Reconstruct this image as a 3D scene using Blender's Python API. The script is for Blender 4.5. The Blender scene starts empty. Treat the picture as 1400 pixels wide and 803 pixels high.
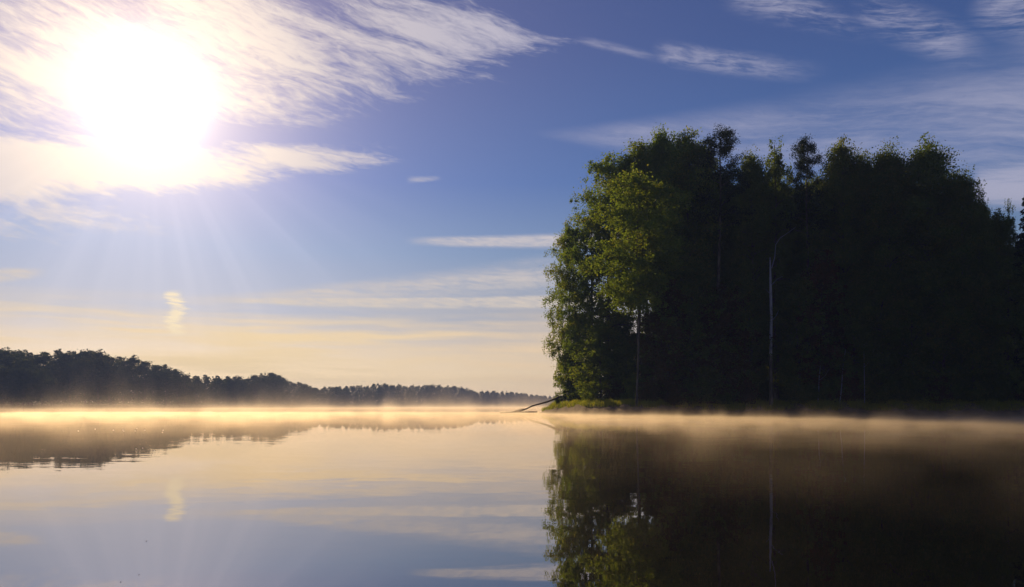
import bpy, math, random
import numpy as np
R = math.radians
random.seed(7)
rng = np.random.default_rng(7)
sc = bpy.context.scene
COL = sc.collection

# ------------------------------------------------------------------ camera
F = 1100.0            # focal length in pixels of the 1400 px wide photograph
HOR = 556.0           # row of the horizon
CAMZ = 0.85
cam = bpy.data.cameras.new('camera')
cam.sensor_width = 36.0
cam.lens = 36.0 * F / 1400.0
cam.shift_y = (HOR - 401.5) / 1400.0
cam.clip_end = 30000.0
cam_o = bpy.data.objects.new('camera', cam)
cam_o.location = (0, 0, CAMZ)
cam_o.rotation_euler = (R(90), 0, 0)
COL.objects.link(cam_o)
sc.camera = cam_o

# ------------------------------------------------------------------ render
sc.view_settings.view_transform = 'Standard'
sc.view_settings.look = 'None'
sc.view_settings.exposure = 0.0
sc.view_settings.gamma = 1.0
cy = sc.cycles
cy.use_denoising = True
cy.max_bounces = 7
cy.diffuse_bounces = 4
cy.glossy_bounces = 2
cy.transmission_bounces = 4
cy.transparent_max_bounces = 8
cy.volume_bounces = 0
cy.volume_max_steps = 512
cy.sample_clamp_indirect = 4.0
cy.caustics_reflective = False
cy.caustics_refractive = False

# ------------------------------------------------------------------ sun
SUN_PX, SUN_PY = 200.0, 132.0
sdx, sdy, sdz = SUN_PX - 700.0, F, HOR - SUN_PY
sl = math.sqrt(sdx * sdx + sdy * sdy + sdz * sdz)
SUN = (sdx / sl, sdy / sl, sdz / sl)
SUN_EL = math.asin(SUN[2])
SUN_AZ = math.atan2(SUN[0], SUN[1])          # from +Y towards +X
sun = bpy.data.lights.new('sun', 'SUN')
sun.energy = 4.8
sun.angle = R(0.6)
sun.color = (1.0, 0.68, 0.34)
sun_o = bpy.data.objects.new('sun', sun)
sun_o.location = (-200, 400, 180)
from mathutils import Vector, Matrix
sun_o.rotation_euler = Vector(SUN).to_track_quat('Z', 'Y').to_euler()
COL.objects.link(sun_o)

# ------------------------------------------------------------------ node helpers
class G:
    """tiny wrapper: arithmetic on sockets becomes Math nodes"""
    def __init__(s, tree): s.t = tree
    def new(s, kind, **kw):
        n = s.t.nodes.new(kind)
        for k, v in kw.items(): setattr(n, k, v)
        return n
    def m(s, op, a, b=None, c=None, clamp=False):
        n = s.t.nodes.new('ShaderNodeMath'); n.operation = op; n.use_clamp = clamp
        for i, v in enumerate((a, b, c)):
            if v is None: continue
            if isinstance(v, V): v = v.s
            if isinstance(v, (int, float)): n.inputs[i].default_value = v
            else: s.t.links.new(v, n.inputs[i])
        return V(s, n.outputs[0])
    def ramp(s, x, stops, interp='LINEAR'):
        n = s.t.nodes.new('ShaderNodeValToRGB'); cr = n.color_ramp; cr.interpolation = interp
        while len(cr.elements) < len(stops): cr.elements.new(0.5)
        for e, (p, c) in zip(cr.elements, stops):
            e.position = p; e.color = (c[0], c[1], c[2], 1)
        s.t.links.new(x.s if isinstance(x, V) else x, n.inputs[0])
        return n.outputs[0]
    def mix(s, f, a, b, mode='MIX'):
        n = s.t.nodes.new('ShaderNodeMix'); n.data_type = 'RGBA'; n.blend_type = mode
        n.clamp_factor = False
        for i, v in ((0, f), (6, a), (7, b)):
            if isinstance(v, V): v = v.s
            if isinstance(v, (int, float)): n.inputs[i].default_value = v
            elif isinstance(v, tuple): n.inputs[i].default_value = (*v, 1)
            else: s.t.links.new(v, n.inputs[i])
        return n.outputs[2]
    def vec(s, x, y, z):
        n = s.t.nodes.new('ShaderNodeCombineXYZ')
        for i, v in enumerate((x, y, z)):
            if isinstance(v, V): v = v.s
            if isinstance(v, (int, float)): n.inputs[i].default_value = v
            else: s.t.links.new(v, n.inputs[i])
        return n.outputs[0]
    def noise(s, v, scale, detail=3, rough=0.5, dist=0.0, col=False, dim='3D'):
        n = s.t.nodes.new('ShaderNodeTexNoise'); n.noise_dimensions = dim
        s.t.links.new(v, n.inputs['Vector'])
        n.inputs['Scale'].default_value = scale; n.inputs['Detail'].default_value = detail
        n.inputs['Roughness'].default_value = rough; n.inputs['Distortion'].default_value = dist
        return n.outputs['Color'] if col else V(s, n.outputs[0])
    def sstep(s, x, a, b):
        n = s.t.nodes.new('ShaderNodeMapRange'); n.interpolation_type = 'SMOOTHSTEP'
        for i, v in enumerate((x, a, b, 0.0, 1.0)):
            if isinstance(v, V): v = v.s
            if isinstance(v, (int, float)): n.inputs[i].default_value = v
            else: s.t.links.new(v, n.inputs[i])
        return V(s, n.outputs[0])
    def sep(s, v):
        n = s.t.nodes.new('ShaderNodeSeparateXYZ'); s.t.links.new(v, n.inputs[0])
        return V(s, n.outputs[0]), V(s, n.outputs[1]), V(s, n.outputs[2])
    def link(s, a, b): s.t.links.new(a.s if isinstance(a, V) else a, b)
class V:
    def __init__(s, g, sock): s.g = g; s.s = sock
    def __add__(s, o): return s.g.m('ADD', s, o)
    __radd__ = __add__
    def __mul__(s, o): return s.g.m('MULTIPLY', s, o)
    __rmul__ = __mul__
    def __sub__(s, o): return s.g.m('SUBTRACT', s, o)
    def __rsub__(s, o): return s.g.m('SUBTRACT', o, s)
    def __truediv__(s, o): return s.g.m('DIVIDE', s, o)

# ------------------------------------------------------------------ sky
world = bpy.data.worlds.new('World'); sc.world = world
world.use_nodes = True
wt = world.node_tree; wt.nodes.clear()
g = G(wt)
wout = g.new('ShaderNodeOutputWorld'); bg = g.new('ShaderNodeBackground')
g.link(bg.outputs[0], wout.inputs[0])
sky = g.new('ShaderNodeTexSky', sky_type='NISHITA')
sky.sun_disc = False
sky.sun_elevation = SUN_EL
sky.sun_rotation = SUN_AZ
sky.air_density = 1.0; sky.dust_density = 0.6; sky.ozone_density = 2.5
SKYS = 0.10
RAWSKY = False
tc = g.new('ShaderNodeTexCoord')
X, Y, Z = g.sep(tc.outputs['Generated'])
az = g.m('ARCTAN2', X, Y)                      # heading from +Y, radians
hyp = g.m('SQRT', X * X + Y * Y)
el = g.m('ARCTAN2', Z, hyp)                    # elevation, radians
def AE(px, py):
    a = math.atan2(px - 700.0, F); e = math.atan2(HOR - py, math.hypot(px - 700.0, F))
    return a, e
dot = X * SUN[0] + Y * SUN[1] + Z * SUN[2]
theta = g.m('ARCCOSINE', g.m('MINIMUM', dot, 0.99999))    # angle to the sun
def gauss(x, w): return g.m('EXPONENT', (x / w) * (x / w) * -1.0)
wide = g.m('EXPONENT', theta * (-1.0 / 0.20))             # aureole
halo = gauss(theta, 0.13)
core = gauss(theta, 0.039)
# tint of the clear air with height above the horizon
eln = g.m('MULTIPLY', el, 1.0 / 0.6, clamp=True)
TINT = [(0.0, (1.10, 0.80, 0.54)), (0.055, (1.10, 0.82, 0.52)), (0.115, (0.78, 0.64, 0.54)), (0.18, (0.42, 0.46, 0.60)), (0.31, (0.23, 0.36, 0.64)), (0.45, (0.105, 0.235, 0.62)), (0.70, (0.080, 0.165, 0.50)), (1.0, (0.055, 0.12, 0.42))]
TINT = [(p, (c[0] * 0.85, c[1] * 0.86, c[2] * 0.80)) for p, c in TINT]
tint = g.ramp(eln, TINT)
scale = g.new('ShaderNodeVectorMath', operation='SCALE'); g.link(sky.outputs[0], scale.inputs[0])
scale.inputs['Scale'].default_value = SKYS
bw = g.new('ShaderNodeRGBToBW'); g.link(scale.outputs[0], bw.inputs[0])
lumf = g.m('POWER', V(g, bw.outputs[0]) * 1.3, 0.38)     # the sky's own brightening towards the sun, compressed
air = g.mix(1.0, tint, g.vec(lumf, lumf, lumf), 'MULTIPLY')

# cirrus: streaks that bend with height, patches placed by heading and elevation
b_ = el + el * az * 0.50
warp = g.noise(g.vec(az * 3.0, el * 7.0, 0.0), 1.6, 2, 0.5)
wv = (warp - 0.5) * 0.035
st_v = g.vec(az * 1.0, (b_ + wv) * 8.5, 3.1)
n1 = g.noise(st_v, 4.2, 7, 0.58, 0.5)
n4 = g.noise(g.vec(az * 3.0, (b_ + wv) * 9.0, 21.0), 2.0, 3, 0.55, 0.6)
n2 = g.noise(g.vec(az * 1.6, (el + wv * 0.4) * 22.0, 9.0), 3.0, 6, 0.55)
n3 = g.noise(g.vec(az * 3.4, (b_ + wv) * 17.0, 5.0), 13.0, 5, 0.62, 0.6)
def blob(p0, p1, w0, w1, soft=1.0, ends=(0.15, 0.35), noisy=None):
    """tapered streak from p0 to p1 (photo rows/columns turned into heading/elevation), half widths in px"""
    (a0, e0), (a1, e1) = AE(*p0), AE(*p1)
    L = math.hypot(a1 - a0, e1 - e0); ux, uy = (a1 - a0) / L, (e1 - e0) / L
    da = az - a0; de = el - e0
    t = (da * (ux / L)) + (de * (uy / L))
    pr = (de * ux) - (da * uy)
    w = (t * ((w1 - w0) / F)) + (w0 / F)
    q = g.m('ABSOLUTE', pr / g.m('MAXIMUM', w, 0.0006))
    body = 1.0 - g.sstep(q, 0.15, 1.0 + soft)
    e_in = g.sstep(t, -ends[0], ends[0]); e_out = 1.0 - g.sstep(t, 1.0 - ends[1], 1.0 + ends[1] * 0.3)
    return body * e_in * e_out
def add(*vs):
    r = vs[0]
    for v in vs[1:]: r = g.m('MAXIMUM', r, v)
    return r
bigA = blob((-420, 0), (850, 22), 150, 26, 0.5, (0.1, 0.30))
lowA = blob((60, 95), (600, 118), 40, 26, 0.6, (0.2, 0.25))
bigB = blob((-300, 218), (560, 208), 58, 14, 0.5, (0.1, 0.30))
lefC = blob((-250, 285), (330, 300), 34, 14, 0.8, (0.1, 0.5))
topR = add(blob((1010, -15), (1190, 45), 18, 8), blob((905, 72), (1110, 98), 10, 9, 1.0, (0.1, 0.5)),
           blob((1180, 10), (1340, 72), 16, 14), blob((800, 55), (905, 82), 4, 4) * 0.6, blob((1350, -5), (1500, 60), 22, 16))
veilR = blob((800, 186), (1520, 150), 10, 66, 0.7, (0.14, 0.1))
puffR = blob((1325, 258), (1480, 250), 22, 40, 0.7, (0.12, 0.2))
midS = add(blob((585, 330), (900, 326), 5, 11, 0.6, (0.12, 0.3)), blob((350, 411), (900, 408), 4, 8, 0.8, (0.18, 0.2)) * 1.3, blob((390, 400), (700, 384), 3, 7, 1.0, (0.2, 0.4)) * 0.8,
           blob((360, 405), (800, 372), 6, 20, 0.9, (0.3, 0.2)) * 0.55, blob((-60, 380), (60, 373), 7, 4),
           blob((560, 246), (602, 244), 3, 2) * 0.6)
cA = add(bigA, lowA, bigB * 1.3, lefC * 0.7) 
densA = g.sstep(n1 + (n4 - 0.5) * 0.5 + (n3 - 0.5) * 0.55 + cA * 0.44, 0.62, 1.08) * 0.92 * g.sstep(cA, 0.02, 0.35)
densR = g.sstep(n1 * 0.9 + n3 * 0.5, 0.56, 0.92) * 0.62 * topR
densV = veilR * (g.sstep(n1 * 0.6 + n3 * 0.25 + n4 * 0.3, 0.40, 0.78) * 0.50 + 0.14)
densP = g.sstep(n1 + (n3 - 0.5) * 0.3 + puffR * 0.5, 0.62, 1.0) * 0.75 * puffR
densM = g.m('MINIMUM', midS * 1.5, 1.0) * (g.sstep(n2 * 0.6 + n3 * 0.5, 0.35, 0.72) * 0.75 + 0.2)
# thin cirrus over the rest of the sky (behind and beside the camera too)
back = g.sstep(g.m('ABSOLUTE', az), 0.75, 1.1)
densB = g.sstep(n1, 0.52, 0.78) * 0.45 * back * g.sstep(el, 0.02, 0.2)
# low bright bands near the horizon
bands = g.sstep(n2, 0.30, 0.72) * (1.0 - g.sstep(g.m('ABSOLUTE', el - 0.06), 0.022, 0.076)) 
haz = bands * g.m('MULTIPLY', 1.35 - theta, 0.85, clamp=True)
# small wriggling condensation trail standing over the far wood
ca, ce = AE(240, 428)
wig = g.m('SINE', el * 210.0) * 0.003 + (g.noise(g.vec(0.0, el * 70.0, 0.0), 3.0, 4) - 0.5) * 0.016
tw = 0.010 + (g.noise(g.vec(0.0, el * 90.0, 4.0), 4.0, 2) - 0.5) * 0.012
trail = (1.0 - g.sstep(g.m('ABSOLUTE', az - ca + wig) / g.m('MAXIMUM', tw, 0.002), 0.2, 1.3)) \
        * (1.0 - g.sstep(g.m('ABSOLUTE', el - ce), 0.020, 0.028)) \
        * g.sstep(g.noise(g.vec(az * 20.0, (el + az * 0.15) * 300.0, 2.0), 1.0, 3), 0.30, 0.55) * 0.9
# cloud colours: cool lilac away from the sun, cream near it and low down
low = 1.0 - g.sstep(el, 0.03, 0.24)
cc = g.mix(low, (0.46, 0.45, 0.58), (0.86, 0.66, 0.44))
cc = g.mix(g.m('MULTIPLY', g.m('EXPONENT', theta * (-1.0 / 0.17)), 1.7, clamp=True), cc, (1.02, 0.86, 0.72))
col = g.mix(1.0, air, g.mix(wide, (0, 0, 0), (0.44, 0.24, 0.09)), 'ADD')
col = g.mix(haz, col, g.mix(g.sstep(theta, 0.3, 0.9), (1.06, 0.79, 0.43), (0.97, 0.67, 0.48)))
for d in (densB, densV, densR, densP, densA): col = g.mix(d, col, cc)
col = g.mix(densM, col, g.mix(low, (0.60, 0.56, 0.60), (0.92, 0.75, 0.52)))
col = g.mix(trail * 0.95, col, (1.12, 0.92, 0.60))
# rays fanning down from the gap in the cloud
rx, rz = (X - SUN[0]), (Z - SUN[2])
ang = g.m('ARCTAN2', rx, rz * -1.0)
rn = g.noise(g.vec(ang * 3.4, 0.0, 7.0), 2.2, 3, 0.55)
rays = g.sstep(rn, 0.40, 0.72) * (1.0 - g.sstep(theta, 0.16, 0.36)) * g.sstep(theta, 0.06, 0.14) * g.sstep(rz * -1.0, 0.02, 0.14)
glow = g.mix(rays, (0, 0, 0), (0.055, 0.045, 0.04))
col = g.mix(1.0, col, glow, 'ADD')
col = g.mix(1.0, col, g.mix(halo, (0, 0, 0), (0.44, 0.31, 0.18)), 'ADD')
col = g.mix(1.0, col, g.mix(g.m('EXPONENT', theta * (-1.0 / 0.055)), (0, 0, 0), (1.05, 0.88, 0.60)), 'ADD')
col = g.mix(1.0, col, g.mix(core, (0, 0, 0), (2.3, 2.05, 1.6)), 'ADD')
below = g.sstep(el, -0.06, -0.005)
col = g.mix(below, (0.08, 0.08, 0.09), col)
g.link(col if not RAWSKY else scale.outputs[0], bg.inputs[0])
bg.inputs[1].default_value = 1.0

# ------------------------------------------------------------------ object helpers
def link(o, parent=None):
    COL.objects.link(o)
    if parent is not None: o.parent = parent
    return o
def tag(o, label=None, cat=None, group=None, kind=None):
    if label: o['label'] = label
    if cat: o['category'] = cat
    if group: o['group'] = group
    if kind: o['kind'] = kind
    return o
def mesh_np(name, verts, faces_flat, nper, mat, smooth=False):
    """verts (n,3) array, faces as flat index array with nper corners each"""
    me = bpy.data.meshes.new(name)
    nv = len(verts); nf = len(faces_flat) // nper
    me.vertices.add(nv); me.vertices.foreach_set('co', np.asarray(verts, dtype=np.float32).ravel())
    me.loops.add(len(faces_flat)); me.loops.foreach_set('vertex_index', np.asarray(faces_flat, dtype=np.int32))
    me.polygons.add(nf)
    me.polygons.foreach_set('loop_start', np.arange(0, nf * nper, nper, dtype=np.int32))
    me.polygons.foreach_set('loop_total', np.full(nf, nper, dtype=np.int32))
    if smooth: me.polygons.foreach_set('use_smooth', np.ones(nf, dtype=bool))
    me.update(calc_edges=True); me.validate()
    me.materials.append(mat)
    return me
def obj(name, me, parent=None): return link(bpy.data.objects.new(name, me), parent)
def empty(name, loc=(0, 0, 0)):
    o = bpy.data.objects.new(name, None); o.location = loc; o.empty_display_size = 0.5
    return link(o)
class Tubes:
    def __init__(s): s.v = []; s.f = []; s.n = 0
    def add(s, pts, rad, seg=7):
        pts = np.asarray(pts, float); m = len(pts)
        for i in range(m):
            d = pts[min(i + 1, m - 1)] - pts[max(i - 1, 0)]; d = d / (np.linalg.norm(d) + 1e-9)
            u = np.cross(d, [0.3, 1, 0.2]) if abs(d[1]) < 0.9 else np.cross(d, [1, 0, 0.1])
            u /= np.linalg.norm(u) + 1e-9; w = np.cross(d, u)
            a = np.linspace(0, 2 * math.pi, seg, endpoint=False)
            s.v.append(pts[i] + rad[i] * (np.cos(a)[:, None] * u + np.sin(a)[:, None] * w))
        for i in range(m - 1):
            for k in range(seg):
                a0 = s.n + i * seg + k; a1 = s.n + i * seg + (k + 1) % seg
                s.f += [a0, a1, a1 + seg, a0 + seg]
        s.n += m * seg
    def mesh(s, name, mat): return mesh_np(name, np.vstack(s.v), s.f, 4, mat, True)
def leaves_mesh(name, C, size, mat, flat=0.5, asp=0.6, hang=0.0):
    """one pointed four-cornered leaf (or leaf clump) at each row of C"""
    n = len(C)
    u = rng.normal(size=(n, 3)); u[:, 2] = u[:, 2] * flat - hang
    u /= np.linalg.norm(u, axis=1, keepdims=True)
    w = rng.normal(size=(n, 3)); w -= (w * u).sum(1, keepdims=True) * u
    w /= np.linalg.norm(w, axis=1, keepdims=True)
    s = size * rng.uniform(0.6, 1.35, (n, 1))
    v = np.stack([C - u * s * 0.5, C + w * s * asp * 0.5 - u * s * 0.08, C + u * s * 0.5, C - w * s * asp * 0.5 - u * s * 0.08], 1).reshape(-1, 3)
    return mesh_np(name, v, np.arange(4 * n), 4, mat)

# ------------------------------------------------------------------ materials
def mat_new(name):
    m = bpy.data.materials.new(name); m.use_nodes = True; m.node_tree.nodes.clear()
    gg = G(m.node_tree); out = gg.new('ShaderNodeOutputMaterial'); return m, gg, out
def leaf_mat(name, c1, c2, c3, trans=0.42, tcol=(1.5, 1.6, 0.7)):
    m, q, out = mat_new(name)
    oi = q.new('ShaderNodeObjectInfo'); geo = q.new('ShaderNodeNewGeometry')
    big = q.noise(geo.outputs['Position'], 0.35, 2)
    rnd = V(q, geo.outputs['Random Per Island'])
    orr = V(q, oi.outputs['Random'])
    a = q.mix(q.m('ADD', rnd * 0.6, (big - 0.5) * 1.6 + 0.2, clamp=True), c1, c2)
    a = q.mix(q.sstep(rnd + orr * 0.35 + (big - 0.5), 0.75, 1.25) * 0.8, a, c3)
    di = q.new('ShaderNodeBsdfDiffuse'); q.link(a, di.inputs[0])
    tr = q.new('ShaderNodeBsdfTranslucent'); q.link(q.mix(1.0, a, tcol, 'MULTIPLY'), tr.inputs[0])
    gl = q.new('ShaderNodeBsdfGlossy'); gl.inputs['Roughness'].default_value = 0.45; gl.inputs[0].default_value = (0.8, 0.85, 0.8, 1)
    mx = q.new('ShaderNodeMixShader'); mx.inputs[0].default_value = trans
    q.link(di.outputs[0], mx.inputs[1]); q.link(tr.outputs[0], mx.inputs[2])
    m2 = q.new('ShaderNodeMixShader'); m2.inputs[0].default_value = 0.02
    q.link(mx.outputs[0], m2.inputs[1]); q.link(gl.outputs[0], m2.inputs[2])
    q.link(m2.outputs[0], out.inputs[0]); return m
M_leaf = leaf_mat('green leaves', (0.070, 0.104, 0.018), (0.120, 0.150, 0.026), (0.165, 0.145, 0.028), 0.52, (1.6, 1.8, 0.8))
M_gold_sunlit = leaf_mat('sun-tinted yellowing leaves', (0.11, 0.155, 0.022), (0.18, 0.215, 0.035), (0.24, 0.20, 0.03), 0.5, (1.7, 1.9, 0.8))  # yellowing foliage, its colours also lightened to look sunlit
M_leaf_sunlit = leaf_mat('sun-tinted green leaves', (0.085, 0.130, 0.020), (0.150, 0.190, 0.032), (0.21, 0.18, 0.03), 0.55, (1.7, 1.9, 0.8))  # lighter copy of the green leaves, sunlight put into the colour
M_rust = leaf_mat('rusty shrub leaves', (0.060, 0.055, 0.016), (0.110, 0.065, 0.022), (0.150, 0.060, 0.022), 0.42)
M_needle = leaf_mat('conifer needles', (0.018, 0.032, 0.012), (0.035, 0.052, 0.018), (0.05, 0.06, 0.02), 0.2)
M_far = leaf_mat('leaves of the far wood', (0.030, 0.045, 0.020), (0.058, 0.072, 0.028), (0.085, 0.080, 0.03), 0.3)
M_grass = leaf_mat('bank grass', (0.17, 0.21, 0.025), (0.27, 0.27, 0.04), (0.34, 0.27, 0.06), 0.6)
M_reed = leaf_mat('dry reeds', (0.08, 0.06, 0.03), (0.11, 0.08, 0.04), (0.13, 0.10, 0.05), 0.3, (1.1, 1.0, 0.8))
def bark_mat(name, c1, c2, scale=3.0, stretch=0.25, thr=(0.4, 0.62)):
    m, q, out = mat_new(name)
    t = q.new('ShaderNodeTexCoord'); mp = q.new('ShaderNodeMapping'); q.link(t.outputs['Object'], mp.inputs[0])
    mp.inputs['Scale'].default_value = (1, 1, stretch)
    n = q.noise(mp.outputs[0], scale, 5, 0.65)
    c = q.mix(q.sstep(n, *thr), c1, c2)
    p = q.new('ShaderNodeBsdfPrincipled'); q.link(c, p.inputs['Base Color']); p.inputs['Roughness'].default_value = 0.85
    bp = q.new('ShaderNodeBump'); bp.inputs['Strength'].default_value = 0.6; bp.inputs['Distance'].default_value = 0.03
    q.link(n, bp.inputs['Height']); q.link(bp.outputs[0], p.inputs['Normal'])
    q.link(p.outputs[0], out.inputs[0]); return m
M_bark = bark_mat('grey brown bark', (0.05, 0.04, 0.03), (0.14, 0.115, 0.09))
M_birch = bark_mat('birch bark', (0.06, 0.055, 0.05), (0.62, 0.60, 0.57), 2.6, 1.8, (0.36, 0.46))
M_dead = bark_mat('bleached dead bark', (0.12, 0.13, 0.16), (0.27, 0.28, 0.32), 2.0, 0.6, (0.34, 0.5))
M_drift = bark_mat('wet driftwood', (0.035, 0.027, 0.02), (0.10, 0.08, 0.06), 5, 1.0)
# ground
def ground_mat(name, c1, c2, c3, sc_=1.2):
    m, q, out = mat_new(name)
    geo = q.new('ShaderNodeNewGeometry')
    n = q.noise(geo.outputs['Position'], sc_, 6, 0.6); n2_ = q.noise(geo.outputs['Position'], sc_ * 7, 4, 0.6)
    c = q.mix(q.sstep(n, 0.35, 0.65), c1, c2); c = q.mix(q.sstep(n2_, 0.5, 0.72), c, c3)
    p = q.new('ShaderNodeBsdfPrincipled'); q.link(c, p.inputs['Base Color']); p.inputs['Roughness'].default_value = 0.9
    bp = q.new('ShaderNodeBump'); bp.inputs['Strength'].default_value = 0.8; bp.inputs['Distance'].default_value = 0.12
    q.link(n2_, bp.inputs['Height']); q.link(bp.outputs[0], p.inputs['Normal'])
    q.link(p.outputs[0], out.inputs[0]); return m
M_bank = ground_mat('bank soil and roots', (0.085, 0.055, 0.038), (0.16, 0.11, 0.075), (0.05, 0.06, 0.02))
M_fshore = ground_mat('far shore meadow', (0.13, 0.11, 0.05), (0.20, 0.16, 0.08), (0.08, 0.09, 0.03), 0.08)
M_stone = ground_mat('shore stone', (0.22, 0.20, 0.18), (0.36, 0.33, 0.30), (0.12, 0.11, 0.10), 3.0)

# ------------------------------------------------------------------ water
m, q, out = mat_new('still lake water')
geo = q.new('ShaderNodeNewGeometry')
wx, wy, wz = q.sep(geo.outputs['Position'])
r1 = q.noise(q.vec(wx * 1.0, wy * 2.2, 0.0), 1.1, 3, 0.55, 0.2, True)
r2 = q.noise(q.vec(wx * 0.6, wy * 1.6, 4.0), 5.5, 3, 0.6, 0.0, True)
calm = q.noise(q.vec(wx * 0.5, wy, 8.0), 0.07, 3, 0.5)
amp = q.sstep(calm, 0.38, 0.72) * 0.013 + 0.0026
a1x, a1y, _ = q.sep(r1); a2x, a2y, _ = q.sep(r2)
nx = ((a1x - 0.5) * 0.8 + (a2x - 0.5) * 0.7) * amp
ny = ((a1y - 0.5) * 0.9 + (a2y - 0.5) * 1.2) * amp
nrm = q.new('ShaderNodeVectorMath', operation='NORMALIZE'); q.link(q.vec(nx, ny, 1.0), nrm.inputs[0])
gls = q.new('ShaderNodeBsdfGlossy'); gls.inputs['Roughness'].default_value = 0.012; gls.inputs[0].default_value = (0.99, 0.94, 0.90, 1)
q.link(nrm.outputs[0], gls.inputs['Normal'])
dif = q.new('ShaderNodeBsdfDiffuse'); dif.inputs[0].default_value = (0.004, 0.005, 0.004, 1)
fr = q.new('ShaderNodeFresnel'); fr.inputs['IOR'].default_value = 1.333; q.link(nrm.outputs[0], fr.inputs['Normal'])
mx = q.new('ShaderNodeMixShader'); q.link(q.m('POWER', V(q, fr.outputs[0]), 0.55), mx.inputs[0])
q.link(dif.outputs[0], mx.inputs[1]); q.link(gls.outputs[0], mx.inputs[2]); q.link(mx.outputs[0], out.inputs[0])
M_water = m
W = 9000.0
water = obj('lake_water', mesh_np('lake_water', np.array([(-W, -200, 0), (W, -200, 0), (W, W, 0), (-W, W, 0)], float), [0, 1, 2, 3], 4, M_water))
tag(water, 'calm lake water mirroring the sky and the wooded point', 'water', kind='structure')

# ------------------------------------------------------------------ point geometry
def interp(x, tbl):
    return float(np.interp(x, [t[0] for t in tbl], [t[1] for t in tbl]))
SHORE = [(700, 563.9), (738, 565.0), (755, 565.8), (775, 566.5), (800, 567.3), (830, 567.8), (860, 568.3), (885, 568.6), (920, 568.2), (1050, 568.3), (1180, 568.8), (1300, 569.5), (1400, 570), (1700, 571.2), (2200, 572.5), (2700, 573)]
DEPTH = [(736, 2.0), (770, 13), (850, 16), (950, 30), (1100, 48), (1400, 60), (2700, 70)]
def shoreD(px): return CAMZ * F / (interp(px, SHORE) - HOR)
def W3(px, D, z): return ((px - 700.0) / F * D, D, z)
def zrow(py, D): return CAMZ + (HOR - py) / F * D
def bank_h(px, o):
    top = interp(px, [(736, 0.25), (760, 0.95), (800, 1.1), (950, 1.1), (1150, 1.2), (1400, 1.1), (2700, 1.4)])
    d = interp(px, DEPTH)
    f = max(0.0, min(1.0, o / 2.6)); f = f * f * (3 - 2 * f) if o > 0 else 0
    h = top * f + 0.04 * max(0, o - 3)
    back = max(0.0, min(1.0, (d - o) / 3.0)); back = back * back * (3 - 2 * back)
    return h * back
def nse(x, y):
    return math.sin(x * 1.7 + 1.3 * math.sin(y * 0.9)) * math.sin(y * 1.3 + 0.7 * math.sin(x * 2.1))
pxs = list(np.arange(736, 1500, 3.0)) + list(np.arange(1500, 2700, 20.0))
offs = [-6, -1.5, -0.4, 0, 0.25, 0.5, 0.8, 1.1, 1.5, 2.0, 2.6, 3.4, 5, 8, 14, 22, 34, 48, 72]
gv = []; gf = []
for px in pxs:
    d0 = shoreD(px); dm = interp(px, DEPTH)
    for o in offs:
        oo = min(o, dm + 1.5) if o > 3 else o
        D = d0 + oo
        x, y, _ = W3(px, D, 0)
        wob = 0.35 * nse(x * 0.9, 3.0) + 0.15 * nse(x * 3.1, 1.0)
        h = -0.8 if o < -1 else (-0.25 if o < -0.3 else (-0.05 if o < 0 else bank_h(px, oo + wob)))
        if oo > dm - 0.1: h = -0.5
        if h > 0.05: h += 0.10 * nse(x * 2.3, y * 2.0) * min(1, h) + 0.05 * nse(x * 6.3, y * 5.0) * min(1, h)
        gv.append((x, y, h))
no = len(offs)
for i in range(len(pxs) - 1):
    for k in range(no - 1):
        a = i * no + k; gf += [a, a + no, a + no + 1, a + 1]
ground = obj('point_ground', mesh_np('point_ground', np.array(gv), gf, 4, M_bank, True))
tag(ground, 'low brown earth bank under the dark wooded point', 'ground', kind='structure')
def on_bank(px, o):
    D = shoreD(px) + o; x, y, _ = W3(px, D, 0); return x, y, bank_h(px, o)

# ------------------------------------------------------------------ far shore
FAR = [(-900, 210), (-400, 235), (-100, 270), (0, 290), (150, 330), (300, 400), (420, 520), (520, 640), (620, 760), (700, 860), (780, 950), (1000, 1100), (1500, 1250), (2600, 1300)]
TREEL = [(-900, 470), (-100, 473), (0, 475), (60, 478), (100, 477), (150, 481), (185, 488), (205, 496), (240, 500), (262, 512), (300, 513), (340, 515), (365, 508), (382, 512), (400, 520), (430, 529), (480, 528), (510, 525), (530, 523), (560, 526), (600, 526), (630, 528), (650, 534), (700, 535), (745, 541), (800, 541), (2600, 541)]
fv = []; ff = []
fo = [-8, -1, 0, 3, 10, 40, 120, 400, 1500]; fh = [-1, -0.3, 0.1, 0.8, 1.2, 1.8, 3.0, 4.0, 3.0]
fpx = list(np.arange(-900, 2601, 12.0))
for px in fpx:
    d0 = interp(px, FAR)
    for o, h in zip(fo, fh):
        x, y, _ = W3(px, d0 + o, 0)
        fv.append((x, y, h + (0.25 * nse(x * 0.11, y * 0.1) if o > 0 else 0)))
nf_ = len(fo)
for i in range(len(fpx) - 1):
    for k in range(nf_ - 1):
        a = i * nf_ + k; ff += [a, a + nf_, a + nf_ + 1, a + 1]
fg = obj('far_shore_ground', mesh_np('far_shore_ground', np.array(fv), ff, 4, M_fshore, True))
tag(fg, 'low grassy ground along the far shore of the lake', 'ground', kind='structure')

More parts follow.
